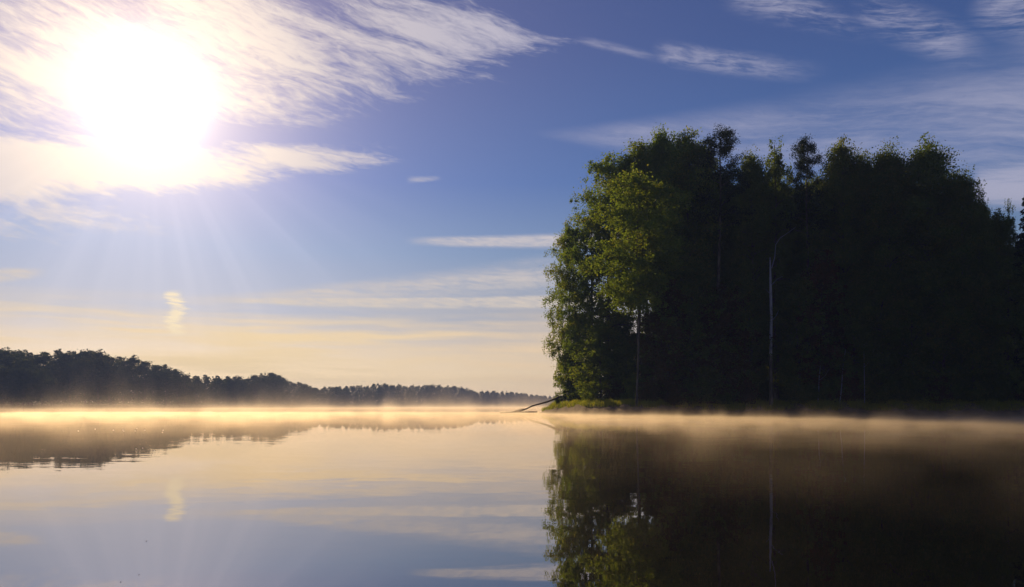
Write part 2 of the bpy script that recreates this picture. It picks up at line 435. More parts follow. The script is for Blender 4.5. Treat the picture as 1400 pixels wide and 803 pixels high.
# ------------------------------------------------------------------ tree builders (unit: metres, base at origin)
def limb_pts(p0, d, L, droop, n=6):
    pts = [np.array(p0, float)]; d = np.array(d, float)
    for i in range(n):
        d = d + rng.normal(size=3) * 0.13 + np.array([0, 0, -droop / n]); d /= np.linalg.norm(d)
        pts.append(pts[-1] + d * L / n)
    return pts
def broadleaf(H, Wd, base, nleaf, leaf=0.2, weep=0.0, mat=None, bark=None, gap=0.0, shape='oval', nb=46, tuft=0.42, rtrunk=None):
    """returns trunk mesh, crown mesh"""
    tb = Tubes(); rt = rtrunk or (H * 0.009 + 0.03)
    n = 12; sway = rng.normal(size=(2,)) * 0.012
    tp = []
    for i in range(n + 1):
        t = i / n
        tp.append((sway[0] * H * math.sin(t * 3) + 0.12 * math.sin(t * 9 + sway[1] * 90), sway[1] * H * math.sin(t * 2.6), H * 0.96 * t))
    tp = np.array(tp)
    tb.add(tp, [rt * (1 - 0.86 * (i / n)) * (1.45 if i == 0 else 1) for i in range(n + 1)], 9)
    C = []
    for k in range(nb):
        t = (k + rng.uniform(0, 1)) / nb
        hb = base + (0.97 - base) * t ** 0.9
        if shape == 'round': r = (0.66 + 0.45 * min(1, t / 0.35)) * (1 - max(0, (t - 0.55) / 0.45) ** 2.2 * 0.55)
        elif shape == 'oval': r = (0.62 + 0.5 * min(1, t / 0.4)) * (1 - max(0, (t - 0.35) / 0.65) ** 1.9 * 0.80) * 0.98
        elif shape == 'top': r = (0.35 + 0.75 * min(1, t / 0.55)) * (1 - max(0, (t - 0.5) / 0.5) ** 2.4 * 0.6)
        else: r = (1 - t) ** 0.6
        r = max(r, 0.12) * rng.uniform(0.70, 1.18)
        a = k * 2.39996 + rng.uniform(-0.5, 0.5)
        up = rng.uniform(0.25, 0.8) + 0.5 * t
        L = Wd * 0.5 * r / math.cos(math.atan(up)) * 0.95
        i0 = max(0.02, hb - up * L * 0.35 / H) * n
        p0 = tp[min(n - 1, int(i0))] * (1 - i0 % 1) + tp[min(n, int(i0) + 1)] * (i0 % 1)
        pts = limb_pts(p0, (math.cos(a), math.sin(a), up), L, 0.7 + weep, 6)
        rr = rt * 0.34 * (1 - 0.6 * t)
        tb.add(pts, [rr * (1 - 0.85 * i / 6) for i in range(7)], 5)
        # twigs and tufts
        for j in range(2, 7):
            for _ in range(2 if j < 5 else 3):
                if rng.uniform() < gap: continue
                dd = rng.normal(size=3); dd[2] = dd[2] * 0.6 + 0.25 - weep * 0.5; dd /= np.linalg.norm(dd)
                C.append(pts[j] + dd * tuft * rng.uniform(0.3, 1.9))
        C.append(pts[-1] + np.array([0, 0, 0.25]))
    # leader tufts
    for k in range(8):
        C.append(tp[-1] + rng.normal(size=3) * np.array([0.35, 0.35, 0.55]))
    if shape in ('oval', 'top') and H > 18 and weep < 0.5 and leaf < 0.4:
        for k in range(7):                 # pointed leaders rising out of the crown
            a = k * 2.4; rr_ = Wd * rng.uniform(0.08, 0.36); zt = H * (1.0 - 0.22 * (rr_ / (Wd * 0.4)) ** 1.5) * rng.uniform(0.965, 1.0)
            cx, cy_ = rr_ * math.cos(a), rr_ * math.sin(a); hh = rng.uniform(1.6, 3.0)
            for j in range(16):
                f_ = j / 15; C.append(np.array([cx, cy_, zt - hh * f_]) + rng.normal(size=3) * np.array([0.38, 0.38, 0.12]) * (0.25 + f_))
    C = np.array(C)
    idx = rng.integers(0, len(C), nleaf)
    sc3 = np.array([1, 1, 0.62]) * tuft * 0.62
    # irregular tuft sizes
    ts = rng.uniform(0.55, 1.35, len(C))[idx][:, None]
    P = C[idx] + rng.normal(size=(nleaf, 3)) * sc3 * ts
    if weep > 0:
        hg = rng.uniform(0, 1, (nleaf, 1)) ** 1.3 * weep * 1.7 * (rng.uniform(0, 1, len(C))[idx][:, None])
        ax = C[idx] + rng.normal(size=(len(C), 3))[idx] * 0.25
        P = np.where(rng.uniform(size=(nleaf, 1)) < 0.6, ax + (P - C[idx]) * np.array([0.4, 0.4, 0.8]), P)
        P[:, 2:] -= hg
    P[:, 2] = np.maximum(P[:, 2], 0.15)
    return tb.mesh('trunk', bark or M_bark), leaves_mesh('crown', P, leaf, mat or M_leaf, 0.7, 0.62, weep * 0.8)
def conifer(H, Wd, nleaf, leaf=0.22, base=0.06, mat=None, whorls=None, sparse=0.0):
    tb = Tubes(); rt = H * 0.010 + 0.03
    tb.add([(0, 0, 0), (0, 0, H * 0.5), (0, 0, H)], [rt, rt * 0.55, 0.01], 8)
    P = []; wh = whorls or int(H * 2.0)
    per = nleaf
    tot = 0; seg = []
    for k in range(wh):
        t = (k + rng.uniform(-0.3, 0.3)) / wh; t = min(max(t, 0), 0.99)
        z = H * (base + (1 - base) * t)
        L = Wd * 0.5 * (1 - t) ** 0.85 * rng.uniform(0.75, 1.15) + 0.12
        for j in range(rng.integers(5, 8)):
            if rng.uniform() < sparse: continue
            a = rng.uniform(0, 2 * math.pi); l = L * rng.uniform(0.7, 1.12)
            seg.append((a, l, z)); tot += l
            tb.add([(0, 0, z), (math.cos(a) * l, math.sin(a) * l, z - l * 0.28)], [rt * 0.16, 0.008], 3)
    for a, l, z in seg:
        n = max(4, int(nleaf * l / tot))
        s = rng.uniform(0.05, 1, n) ** 0.8; wd = 0.22 * l * (1 - s * 0.7)
        side = rng.normal(size=n) * wd
        zz = z - l * 0.42 * s + 0.16 * l * s * s + rng.normal(size=n) * 0.06 - np.abs(rng.normal(size=n)) * 0.12
        P.append(np.stack([math.cos(a) * l * s - math.sin(a) * side, math.sin(a) * l * s + math.cos(a) * side, zz], 1))
    return tb.mesh('trunk', M_bark), leaves_mesh('crown', np.vstack(P), leaf, mat or M_needle, 0.4, 0.42, 0.2)
def pine(H, Wd, nleaf, leaf=0.2):
    tb = Tubes(); rt = 0.2
    tb.add([(0, 0, 0), (0.15, 0, H * 0.4), (-0.05, 0.1, H * 0.75), (0, 0, H * 0.98)], [rt, rt * 0.7, rt * 0.42, 0.03], 9)
    C = []
    for k in range(26):
        t = (k + rng.uniform(0, 1)) / 26; z = H * (0.62 + 0.35 * t)
        a = k * 2.4 + rng.uniform(-0.5, 0.5); L = Wd * 0.5 * (1.0 - 0.75 * t) * rng.uniform(0.6, 1.15) + 0.35
        pts = limb_pts((0, 0, z), (math.cos(a), math.sin(a), 0.35 + 0.5 * t), L, 0.1, 5)
        tb.add(pts, [0.05 * (1 - 0.8 * i / 5) for i in range(6)], 4)
        for j in (3, 4, 5):
            for _ in range(2): C.append(pts[j] + rng.normal(size=3) * 0.22)
    C.append(np.array([0, 0, H])); C = np.array(C); idx = rng.integers(0, len(C), nleaf)
    P = C[idx] + rng.normal(size=(nleaf, 3)) * np.array([0.24, 0.24, 0.19])
    return tb.mesh('trunk', M_bark), leaves_mesh('crown', P, leaf, M_needle, 1.0, 0.22, -0.3)
def shrub(H, Wd, nleaf, mat, leaf=0.16):
    tb = Tubes(); C = []
    for k in range(14):
        a = k * 2.4; r = Wd * 0.5 * rng.uniform(0.2, 1.0); h = H * (1 - 0.5 * (r / (Wd * 0.5)) ** 2) * rng.uniform(0.7, 1.05)
        pts = limb_pts((0.05 * math.cos(a), 0.05 * math.sin(a), 0), (math.cos(a) * r / h, math.sin(a) * r / h, 1), h, 0.25, 5)
        tb.add(pts, [0.035 * (1 - 0.8 * i / 5) for i in range(6)], 4)
        for j in range(1, 6):
            for _ in range(3): C.append(pts[j] + rng.normal(size=3) * 0.25 * Wd / 4)
    C = np.array(C); idx = rng.integers(0, len(C), nleaf)
    P = C[idx] + rng.normal(size=(nleaf, 3)) * np.array([0.2, 0.2, 0.16]) * max(1, Wd / 3.5)
    P[:, 2] = np.maximum(P[:, 2], 0.03)
    return tb.mesh('stem', M_bark), leaves_mesh('foliage', P, leaf, mat, 0.7, 0.6)
def plant(name, meshes, loc, scl, rz, label, cat, group=None, parts=('trunk', 'crown')):
    e = empty(name, loc); e.rotation_euler = (0, 0, rz); e.scale = scl
    for pn, me in zip(parts, meshes): obj(pn, me, e)
    return tag(e, label, cat, group)

# ------------------------------------------------------------------ prototypes for the point
UH, UW = 28.0, 7.0
B = [broadleaf(UH, UW, 0.30, 64000, 0.22, 0.0, M_leaf, gap=0.03, nb=70, tuft=0.75) for _ in range(4)]
BH = [broadleaf(UH, UW, 0.46, 46000, 0.22, 0.0, M_leaf, gap=0.05, shape='top', nb=52, tuft=0.7) for _ in range(3)]
BL = [broadleaf(UH, UW, 0.10, 72000, 0.22, 0.15, M_leaf, gap=0.0, nb=84, tuft=0.75) for _ in range(3)]
LT = [broadleaf(UH, UW, 0.12, 52000, 0.22, 0.2, M_leaf_sunlit, gap=0.04, nb=70, tuft=0.65, shape='round') for _ in range(2)]
LH = [broadleaf(UH, UW, 0.42, 44000, 0.22, 0.0, M_leaf_sunlit, gap=0.05, nb=60, tuft=0.7) for _ in range(2)]
GLD = broadleaf(22.0, 6.0, 0.16, 36000, 0.20, 0.7, M_gold_sunlit, M_birch, nb=64, tuft=0.5)
GLT = broadleaf(26.0, 6.0, 0.43, 36000, 0.22, 0.25, M_gold_sunlit, M_bark, shape='round', nb=56, tuft=0.55, rtrunk=0.10)
GLS = broadleaf(14.0, 5.0, 0.05, 30000, 0.19, 0.3, M_gold_sunlit, nb=50, tuft=0.45)
WB = [broadleaf(UH, 5.2, 0.35, 26000, 0.20, 0.9, M_leaf, M_bark, gap=0.25, nb=44, tuft=0.4) for _ in range(2)]
PN = [pine(UH, 6.0, 17000, 0.24) for _ in range(2)]
SP = [conifer(18.0, 5.6, 26000, 0.24) for _ in range(2)]
SPS = conifer(5.5, 2.4, 9000, 0.15, 0.02)
SH = [shrub(3.2, 3.8, 9000, M_leaf), shrub(3.0, 4.0, 9000, M_rust), shrub(3.4, 3.6, 9000, M_gold_sunlit)]

WIDE = 1.24
def place(kind, proto, UHt, UWt, px, top, wpx, off, name, label, cat='tree', group=None, rz=None):
    D = shoreD(px) + off
    gx, gy, gz = on_bank(px, off)
    H = (zrow(top, D) - gz) * 1.025
    Wm = wpx / F * D * WIDE
    e = plant(name, proto, (gx, gy, gz - 0.05), (Wm / UWt, Wm / UWt, H / UHt), random.uniform(0, 6.28) if rz is None else rz, label, cat, group)
    return e
T = 'broadleaf_tree'
place('b', GLD, 22, 6.6, 776, 306, 50, 6.5, 'birch_tree', 'yellow-green drooping birch at the outer tip of the wooded point')
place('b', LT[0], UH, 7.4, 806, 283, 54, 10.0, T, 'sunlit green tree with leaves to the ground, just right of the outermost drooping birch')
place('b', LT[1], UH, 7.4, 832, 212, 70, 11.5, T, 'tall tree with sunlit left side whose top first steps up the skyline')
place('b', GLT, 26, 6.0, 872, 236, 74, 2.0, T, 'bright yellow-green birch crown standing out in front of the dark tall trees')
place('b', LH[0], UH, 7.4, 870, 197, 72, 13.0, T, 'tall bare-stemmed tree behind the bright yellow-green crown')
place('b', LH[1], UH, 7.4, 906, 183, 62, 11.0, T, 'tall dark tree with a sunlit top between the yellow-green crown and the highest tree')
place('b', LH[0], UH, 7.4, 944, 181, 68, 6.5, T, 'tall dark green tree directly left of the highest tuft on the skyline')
place('b', PN[0], UH, 6.0, 984, 184, 80, 4.5, 'pine_tree', 'pine whose tufted top is the highest of the whole wood')
place('b', B[2], UH, 7.4, 1024, 212, 50, 4.5, T, 'shorter dark tree filling the dip right of the highest pine top')
place('b', WB[0], UH, 5.6, 1060, 191, 50, 4.5, 'birch_tree', 'airy drooping birch with thin top above the pale dead trunk')
place('b', PN[1], UH, 6.0, 1104, 197, 66, 5.0, 'pine_tree', 'second tufted pine, right of the airy drooping birch')
place('b', B[3], UH, 7.4, 1148, 194, 54, 4.5, T, 'dark tree with twin pointed top, next to the right of the second pine')
place('b', BH[2], UH, 7.4, 1180, 214, 44, 5.0, T, 'narrow dark tree with low spiky top between two taller tops')
place('b', B[0], UH, 7.4, 1216, 202, 64, 4.5, T, 'dark tree with a broad faintly lit crown top in the right part of the wood', rz=2.1)
place('b', B[1], UH, 7.4, 1268, 197, 74, 4.5, T, 'broadest black tree, highest of the right end of the wood', rz=4.0)
place('b', B[2], UH, 7.4, 1312, 238, 46, 4.0, T, 'black tree on the falling right shoulder of the wood', rz=1.0)
place('b', BL[1], UH, 7.4, 1338, 266, 38, 4.0, T, 'lower black tree at the foot of the right shoulder of the skyline')
place('b', BL[2], UH, 7.4, 1360, 290, 44, 5.0, T, 'lowest tree in the notch of the skyline near the right edge')
place('b', WB[1], UH, 5.6, 1379, 279, 24, 9.0, 'birch_tree', 'slender pale birch top in the notch beside the conifer at the right edge')
place('b', SP[0], 18, 5.6, 1403, 262, 64, 4.0, 'spruce_tree', 'dark spruce cut by the right edge of the picture')
place('b', SP[1], 18, 5.6, 1455, 235, 80, 5.0, 'spruce_tree', 'dark spruce just beyond the right edge spruce')
# trees behind, filling the wood
k = 0
backs = []
for row, (o0, lift, p0) in enumerate([(9, 22, 935), (14, 28, 955), (22, 32, 975), (32, 36, 1000)]):
    px = p0
    while px < 1640:
        top = interp(px, [(900, 205), (960, 195), (1010, 215), (1040, 232), (1060, 218), (1110, 212), (1180, 228), (1230, 218), (1280, 226), (1300, 250), (1325, 290), (1350, 308), (1375, 318), (1400, 300), (1440, 270), (1640, 235)])
        backs.append((px + random.uniform(-6, 6), top + lift + 12 + random.uniform(-10, 12), random.uniform(58, 76), o0 + random.uniform(-1.5, 1.5)))
        px += random.uniform(34, 46)
allB = B + BL
for (px, top, w, o) in backs:
    place('b', allB[k % 7], UH, 7.4, px, top, w, o, T, 'tree deep in the dark wood, behind the front row of trees on the point', 'tree', 'trees inside the dark wood'); k += 1
place('b', BL[0], UH, 7.4, 932, 225, 60, 13.0, T, 'dense dark tree closing the wood right of the gaps of sky')
for (px, top, w, o) in [(846, 432, 44, 14.0), (900, 420, 46, 15.0), (922, 395, 50, 12.0), (876, 452, 44, 15.0)]:
    place('b', BL[1], UH, 7.4, px, top, w, o, 'young_tree', 'low olive tree closing the gap behind the bare stems of the sunlit end', 'tree', 'low trees behind the bare stems')
# understorey
und = [(915, 390, 60, 3.6, 3), (948, 360, 66, 3.2, 1), (985, 395, 66, 3.4, 3), (1018, 372, 56, 3.8, 0), (1092, 380, 60, 3.2, 1), (1128, 352, 60, 3.6, 3), (1166, 388, 58, 3.4, 0),
       (1206, 362, 64, 3.4, 1), (1246, 376, 62, 3.2, 2), (1290, 350, 66, 3.4, 0), (1332, 372, 60, 3.2, 1), (1376, 366, 64, 3.0, 2), (1424, 350, 70, 3.4, 0), (1480, 340, 80, 3.4, 1), (1545, 330, 80, 3.6, 2)]
US = [broadleaf(14.0, 5.0, 0.04, 30000, 0.20, 0.1, M_leaf, nb=50, tuft=0.5) for _ in range(3)]
US.append(broadleaf(14.0, 5.0, 0.04, 30000, 0.20, 0.1, M_rust, nb=50, tuft=0.5))
for (px, top, w, o, v) in und:
    place('b', US[v], 14, 5.4, px, top, w, o, 'young_tree', 'half-grown dark tree under the tall trees along the shaded bank', 'tree', 'young trees along the shaded bank')
place('b', GLS, 14, 5.4, 822, 442, 54, 6.5, 'young_tree', 'small golden-leaved tree at the foot of the sunlit end of the wood')
place('b', GLS, 14, 5.4, 792, 430, 38, 9.5, 'young_tree', 'golden young tree between the drooping birch and the grassy bank', rz=2.0)
place('b', BH[2], UH, 7.4, 888, 215, 60, 16.0, T, 'bare-stemmed tree farther back, its stem crossing the gaps of sky')
place('b', US[0], 14, 5.4, 858, 470, 50, 8.0, 'young_tree', 'small olive tree below the gaps of sky between the bare stems')
place('b', US[1], 14, 5.4, 893, 476, 50, 7.0, 'young_tree', 'low bushy tree at the right below the gaps between the bare stems')
def place_sh(i, px, top, wpx, off, label, group=None, name='shrub'):
    D = shoreD(px) + off; x, y, z = on_bank(px, off); H = zrow(top, D) - z
    e = plant(name, SH[i], (x, y, z - 0.03), (wpx / F * D / 4, wpx / F * D / 4, H / 3.3), random.uniform(0, 6.28), label, 'shrub', group, ('stem', 'foliage'))
D = shoreD(782) + 8.0; x, y, z = on_bank(782, 8.0)
plant('spruce_tree', SPS, (x, y, z), (1.2, 1.2, (zrow(483, D) - z) / 5.5), 1.0, 'small green spruce at the foot of the outermost drooping birch', 'tree')
place_sh(2, 790, 498, 44, 9.5, 'golden bush between the small spruce and the green bush at the tip')
place_sh(0, 777, 515, 26, 8.5, 'small dark bush hugging the small spruce at the tip of the point')
place_sh(2, 763, 536, 14, 3.5, 'tiny yellow bush at the very tip where the driftwood leaves the bank')
place_sh(0, 808, 512, 40, 7.5, 'green bush behind the grass near the tip of the point')
place_sh(1, 842, 508, 42, 7.0, 'rusty brown bush below the sunlit trees')
place_sh(1, 884, 520, 46, 4.0, 'reddish bush at the end of the bright grass')
place_sh(2, 866, 492, 34, 6.6, 'yellow bush lit between the bare stems')
place_sh(1, 922, 518, 52, 2.2, 'wide reddish-brown bush where the bank turns to shade')
for i, px in enumerate([955, 985, 1015, 1095, 1130, 1165, 1205, 1245, 1285, 1325, 1365, 1405, 1450]):
    place_sh((0, 0, 1)[i % 3], px, 512 + random.uniform(-14, 8), random.uniform(44, 58), 2.4 + random.uniform(0, 0.6), 'dark low bush in the shade at the foot of the right part of the wood', 'dark bushes along the shaded bank')

for row, (o, h_) in enumerate([(7.0, 500), (12.0, 485), (18.0, 480)]):
    px = 925 + row * 18
    while px < 1560:
        place_sh(0, px, h_ + random.uniform(-12, 12), random.uniform(70, 90), o, 'dark undergrowth bush under the canopy, deep behind the shaded bank', 'undergrowth bushes inside the wood'); px += 42
# pale dead trunk
x, y, z = on_bank(1054, 2.0); D = y
tr = empty('dead_birch', (x, y, z))
tag(tr, 'pale bleached dead birch trunk standing before the dark wood', 'tree')
tb = Tubes(); Hh = zrow(352, D) - z
tb.add([(-0.02, 0, Hh * 0.33), (0.0, 0, Hh * 0.45), (0.04, 0, Hh * 0.6), (-0.01, 0, Hh * 0.72), (-0.05, 0, Hh * 0.85), (-0.08, 0, Hh)], [0.14, 0.15, 0.13, 0.14, 0.11, 0.05], 10)
tl = Tubes(); tl.add([(0.05, 0, -0.2), (0.03, 0, 0.8), (0.0, 0, Hh * 0.2), (-0.02, 0, Hh * 0.335)], [0.22, 0.17, 0.155, 0.15], 10)
lo_ = obj('lower_trunk', tl.mesh('lower_trunk', M_bark), tr); lo_['label'] = 'darker lower trunk still in its bark'
obj('trunk', tb.mesh('trunk', M_dead), tr)
def brn(pts, r):
    t = Tubes(); P = [((px - 1054) / F * D, 0.0 - 0.05 * i, zrow(py, D) - z) for i, (px, py) in enumerate(pts)]
    t.add(P, [r * (1 - 0.7 * i / (len(pts) - 1)) for i in range(len(pts))], 6); obj('branch', t.mesh('branch', M_dead), tr)
brn([(1055, 367), (1059, 352), (1060, 335), (1066, 326), (1078, 318), (1087, 311)], 0.04)
brn([(1055, 390), (1062, 382), (1070, 378)], 0.04)
brn([(1056, 438), (1061, 432), (1066, 420)], 0.04)
brn([(1053, 402), (1047, 396)], 0.035)
def stem(px, top, off, r, label, lean=0.0, mat=M_dead):
    x, y, z = on_bank(px, off); D = y; H = zrow(top, D) - z; e = empty('thin_trunk', (x, y, z))
    tag(e, label, 'tree'); t = Tubes(); t.add([(0, 0, -0.1), (lean * 0.3, 0, H * 0.3), (lean * 0.6, 0.1, H * 0.7), (lean, 0.1, H)], [r, r * 0.9, r * 0.7, r * 0.4], 8)
    obj('trunk', t.mesh('trunk', mat), e)
    t = Tubes(); t.add([(lean * 0.5, 0, H * 0.6), (lean * 0.5 + 0.5, -0.1, H * 0.72), (lean * 0.5 + 0.9, -0.1, H * 0.9)], [r * 0.4, r * 0.25, 0.01], 5); obj('branch', t.mesh('branch', mat), e)
stem(1182, 468, 2.0, 0.04, 'thin pale upright stem in the dark wood, right of the dead birch')
stem(1148, 478, 2.2, 0.05, 'faint leaning stem just left of the thin pale one', 0.6)
stem(1118, 500, 2.4, 0.05, 'short faint stem midway between the dead birch and the thin pale stem', 0.3)

# ------------------------------------------------------------------ bank grass
def blades(name, n, px0, px1, o0, o1, h0, h1, mat, label, clump=0.0):
    px = rng.uniform(px0, px1, n); o = rng.uniform(o0, o1, n); keep = []
    C = np.array([on_bank(a, b) for a, b in zip(px, o)])
    dens = 0.5 + 0.5 * np.sin(C[:, 0] * 1.9 + np.sin(C[:, 0] * 0.73) * 3) * np.sin(C[:, 1] * 1.1)
    kp = rng.uniform(size=n) > clump * (1 - dens); C = C[kp]; dens = dens[kp]; n = len(C)
    h = rng.uniform(h0, h1, n) * (0.6 + 0.6 * dens); a = rng.uniform(0, 6.283, n); w = 0.018 + 0.012 * rng.uniform(size=n)
    lean = rng.normal(size=(n, 2)) * 0.22 * h[:, None]
    b0 = C + np.stack([np.cos(a) * w, np.sin(a) * w, np.full(n, -0.08)], 1); b1 = C - np.stack([np.cos(a) * w, np.sin(a) * w, np.full(n, 0.08)], 1)
    t = C + np.stack([lean[:, 0], lean[:, 1], h], 1)
    v = np.stack([b0, b1, t], 1).reshape(-1, 3)
    o_ = obj(name, mesh_np(name, v, np.arange(3 * n), 3, mat)); tag(o_, label, 'grass', kind='stuff')
blades('grass', 36000, 741, 965, 1.7, 6.5, 0.14, 0.6, M_grass, 'bright yellow-green grass on the sunlit bank at the tip of the point', 0.75)
blades('grass', 34000, 960, 1560, 1.2, 3.6, 0.22, 0.55, M_grass, 'dark grass on the shaded bank along the right part of the wood', 0.5)

# stones along the waterline
def rock_mesh(s):
    import bmesh
    bm = bmesh.new(); bmesh.ops.create_icosphere(bm, subdivisions=3, radius=0.5)
    ph = rng.uniform(0, 6, 6)
    for v in bm.verts:
        c = v.co; k = 1 + 0.18 * math.sin(c.x * 7 + ph[0]) + 0.15 * math.sin(c.y * 8 + ph[1]) + 0.12 * math.sin(c.z * 9 + ph[2]) + 0.06 * math.sin(c.x * 19 + c.y * 17 + ph[3])
        v.co = c * k; v.co.z *= 0.55
    me = bpy.data.meshes.new('stone'); bm.to_mesh(me); bm.free(); me.materials.append(M_stone)
    return me
RK = [rock_mesh(0) for _ in range(4)]
for i, px in enumerate([789, 812, 842, 858, 868, 903, 912, 926, 949, 983, 1040, 1112, 1231, 1322, 1331, 1344, 1352]):
    x, y, z = on_bank(px, -0.05 + random.uniform(0, 0.35)); o = obj('stone', RK[i % 4]); s = random.uniform(0.18, 0.42)
    o.location = (x, y, z + 0.03); o.scale = (s * 1.4, s, s * random.uniform(0.7, 1.1)); o.rotation_euler = (0, 0, random.uniform(0, 6))
    tag(o, 'small grey stone at the waterline below the wooded point', 'stone', 'stones along the waterline')

# driftwood leaning off the tip
def tubes_from(pts, r0, r1, name, parent):
    t = Tubes(); P = [W3(px, D, zrow(py, D) if py is not None else 0) for (px, py, D) in pts]
    bx, by, bz = parent.location; P = [(a - bx, b - by, c - bz) for a, b, c in P]
    n = len(P); t.add(P, [r0 + (r1 - r0) * i / (n - 1) for i in range(n)], 8); return obj(name, t.mesh(name, M_drift), parent)
x, y, z = W3(758, 96, 1.3)
dr = empty('driftwood', (x, y, z))
tag(dr, 'long dark bent driftwood branch sloping from the tip of the bank into the water', 'driftwood')
tubes_from([(764, 543, 95), (756, 546.5, 96), (748, 549.5, 97), (736, 553, 98), (728, 555, 99), (720, 559, 100), (713, 562, 101), (702, 563.6, 102), (690, 564.3, 103)], 0.13, 0.05, 'stem', dr)
tubes_from([(736, 553, 98), (722, 558, 99.5), (708, 562, 101), (698, 563.5, 102)], 0.05, 0.03, 'branch', dr)
tubes_from([(720, 559, 100), (712, 559.5, 101), (704, 562, 102)], 0.04, 0.02, 'branch', dr)
dr2 = empty('driftwood', W3(725, 99, 0.1))
tag(dr2, 'low wet log lying flat along the waterline under the bent driftwood branch', 'driftwood')
tubes_from([(734, 563.5, 98), (722, 563.6, 99), (712, 563.8, 100.5), (684, 564.5, 102)], 0.12, 0.05, 'stem', dr2)

# ------------------------------------------------------------------ far trees
FB = [broadleaf(20.0, 8.0, 0.12, 3800, 0.62, 0.0, M_far, nb=30, tuft=0.9) for _ in range(5)]
FC = [conifer(20.0, 5.6, 2600, 0.62, 0.05, M_far, whorls=22) for _ in range(4)]
def far_tree(px, D, top, label, group, con, wmul=1.0):
    x, y, _ = W3(px, D, 0); z = 1.0; H = zrow(top, D) - z
    protos = FC if con else FB
    pr = protos[random.randrange(len(protos))]
    s = H / 20.0; ws = max(s, 0.7) * wmul * random.uniform(0.85, 1.2)
    e = plant('spruce_tree' if con else 'broadleaf_tree', pr, (x, y, z), (ws, ws, s), random.uniform(0, 6.28), label, 'tree', group)
L1 = 'tree in the tall dark wood on the far shore at the left'
L2 = 'tree in the lower bluish wood on the far shore in the middle'
L3 = 'tree in the faint hazy wood farthest away beside the point'
def far_row(off, frac, step, jit, lo, hi):
    px = lo; n = 0
    while px < hi:
        D = interp(px, FAR) + off + random.uniform(-3, 3)
        top0 = interp(px, TREEL); top = HOR - (HOR - top0) * (frac + random.uniform(-jit, jit * 0.6))
        spiky = interp(px, [(0, 0.08), (230, 0.25), (300, 0.6), (350, 0.2), (420, 0.5), (620, 0.6), (700, 0.35), (800, 0.4)])
        lab, grp = (L1, 'trees of the far left wood') if px < 400 else ((L2, 'trees of the far middle wood') if px < 650 else (L3, 'trees of the farthest wood'))
        con = random.random() < spiky
        if con: top -= 1.5
        far_tree(px, D, top, ('pointed ' if con else 'rounded ') + lab, grp + (', pointed' if con else ', rounded'), con, 1.05 if con else 1.3)
        px += step * F / D * (0.7 if con else 1.0) * random.uniform(0.8, 1.2) * (1 if px < 420 else 1.4)
        n += 1
    return n
nfar = far_row(12, 0.82, 5.6, 0.12, -70, 790) + far_row(26, 0.97, 5.2, 0.07, -80, 800)
px = -60
while px < 74:   # nearer lower clump
    far_tree(px, interp(px, FAR) - 4 + random.uniform(-2, 2), interp(px, [(-60, 500), (0, 503), (50, 506), (74, 520)]) + random.uniform(-3, 3), 'rounded tree in the lower greyish clump at the foot of the far left wood', 'trees of the nearer left clump', False, 1.1)
    px += 13
print('far trees', nfar)
# mass of the wood behind the edge trees
def far_mass(name, lo, hi, label):
    P = []; px = lo
    for off in (36, 46, 58):
        px = lo
        while px < hi:
            D = interp(px, FAR) + off + random.uniform(-4, 4); x, y, _ = W3(px, D, 0)
            top = HOR - (HOR - interp(px, TREEL)) * random.uniform(0.86, 1.0); H = zrow(top, D) - 1.5
            n = 900; u = rng.uniform(0.0, 1, n); rad = 3.6 * np.sin(np.pi * np.clip(u, 0.32, 0.97)) ** 0.6; a = rng.uniform(0, 6.283, n)
            q_ = rad * np.sqrt(rng.uniform(0, 1, n))
            P.append(np.stack([x + q_ * np.cos(a), y + q_ * np.sin(a), 0.6 + (H + 0.9) * u], 1)); px += 5.5 * F / D
    o = obj(name, leaves_mesh(name, np.vstack(P), 0.85, M_far)); tag(o, label, 'wood', kind='stuff')
far_mass('far_wood', -900, 860, 'dense mass of trees behind the edge of the far shore wood')
for (lo, hi) in ((-900, -80),):
    P = []
    for off in (12, 22):
        px = lo
        while px < hi:
            D = interp(px, FAR) + off; x, y, _ = W3(px, D, 0); H = random.uniform(15, 20)
            n = 900; u = rng.uniform(0.0, 1, n); rad = 3.6 * np.sin(np.pi * np.clip(u, 0.32, 0.97)) ** 0.6; a = rng.uniform(0, 6.283, n); q_ = rad * np.sqrt(rng.uniform(0, 1, n))
            P.append(np.stack([x + q_ * np.cos(a), y + q_ * np.sin(a), 1 + H * u], 1)); px += 5.5 * F / D
    o = obj('far_wood', leaves_mesh('far_wood', np.vstack(P), 0.85, M_far)); tag(o, 'wood continuing along the far shore beyond the left edge', 'wood', kind='stuff')
# reeds on the far shore
n = 26000; px = rng.uniform(-100, 800, n); D = np.interp(px, [t[0] for t in FAR], [t[1] for t in FAR]) + rng.uniform(-2, 4, n)
C = np.stack([(px - 700) / F * D, D, np.full(n, 0.0)], 1); h = rng.uniform(0.7, 1.7, n); a = rng.uniform(0, 6.283, n); w = 0.16
dx = np.stack([np.cos(a) * w, np.sin(a) * w, np.zeros(n)], 1)
v = np.stack([C - dx, C + dx, C + np.stack([rng.normal(size=n) * 0.2, rng.normal(size=n) * 0.2, h], 1)], 1).reshape(-1, 3)
o = obj('reeds', mesh_np('reeds', v, np.arange(3 * n), 3, M_reed)); tag(o, 'pale dry reeds fringing the far shore', 'reeds', kind='stuff')

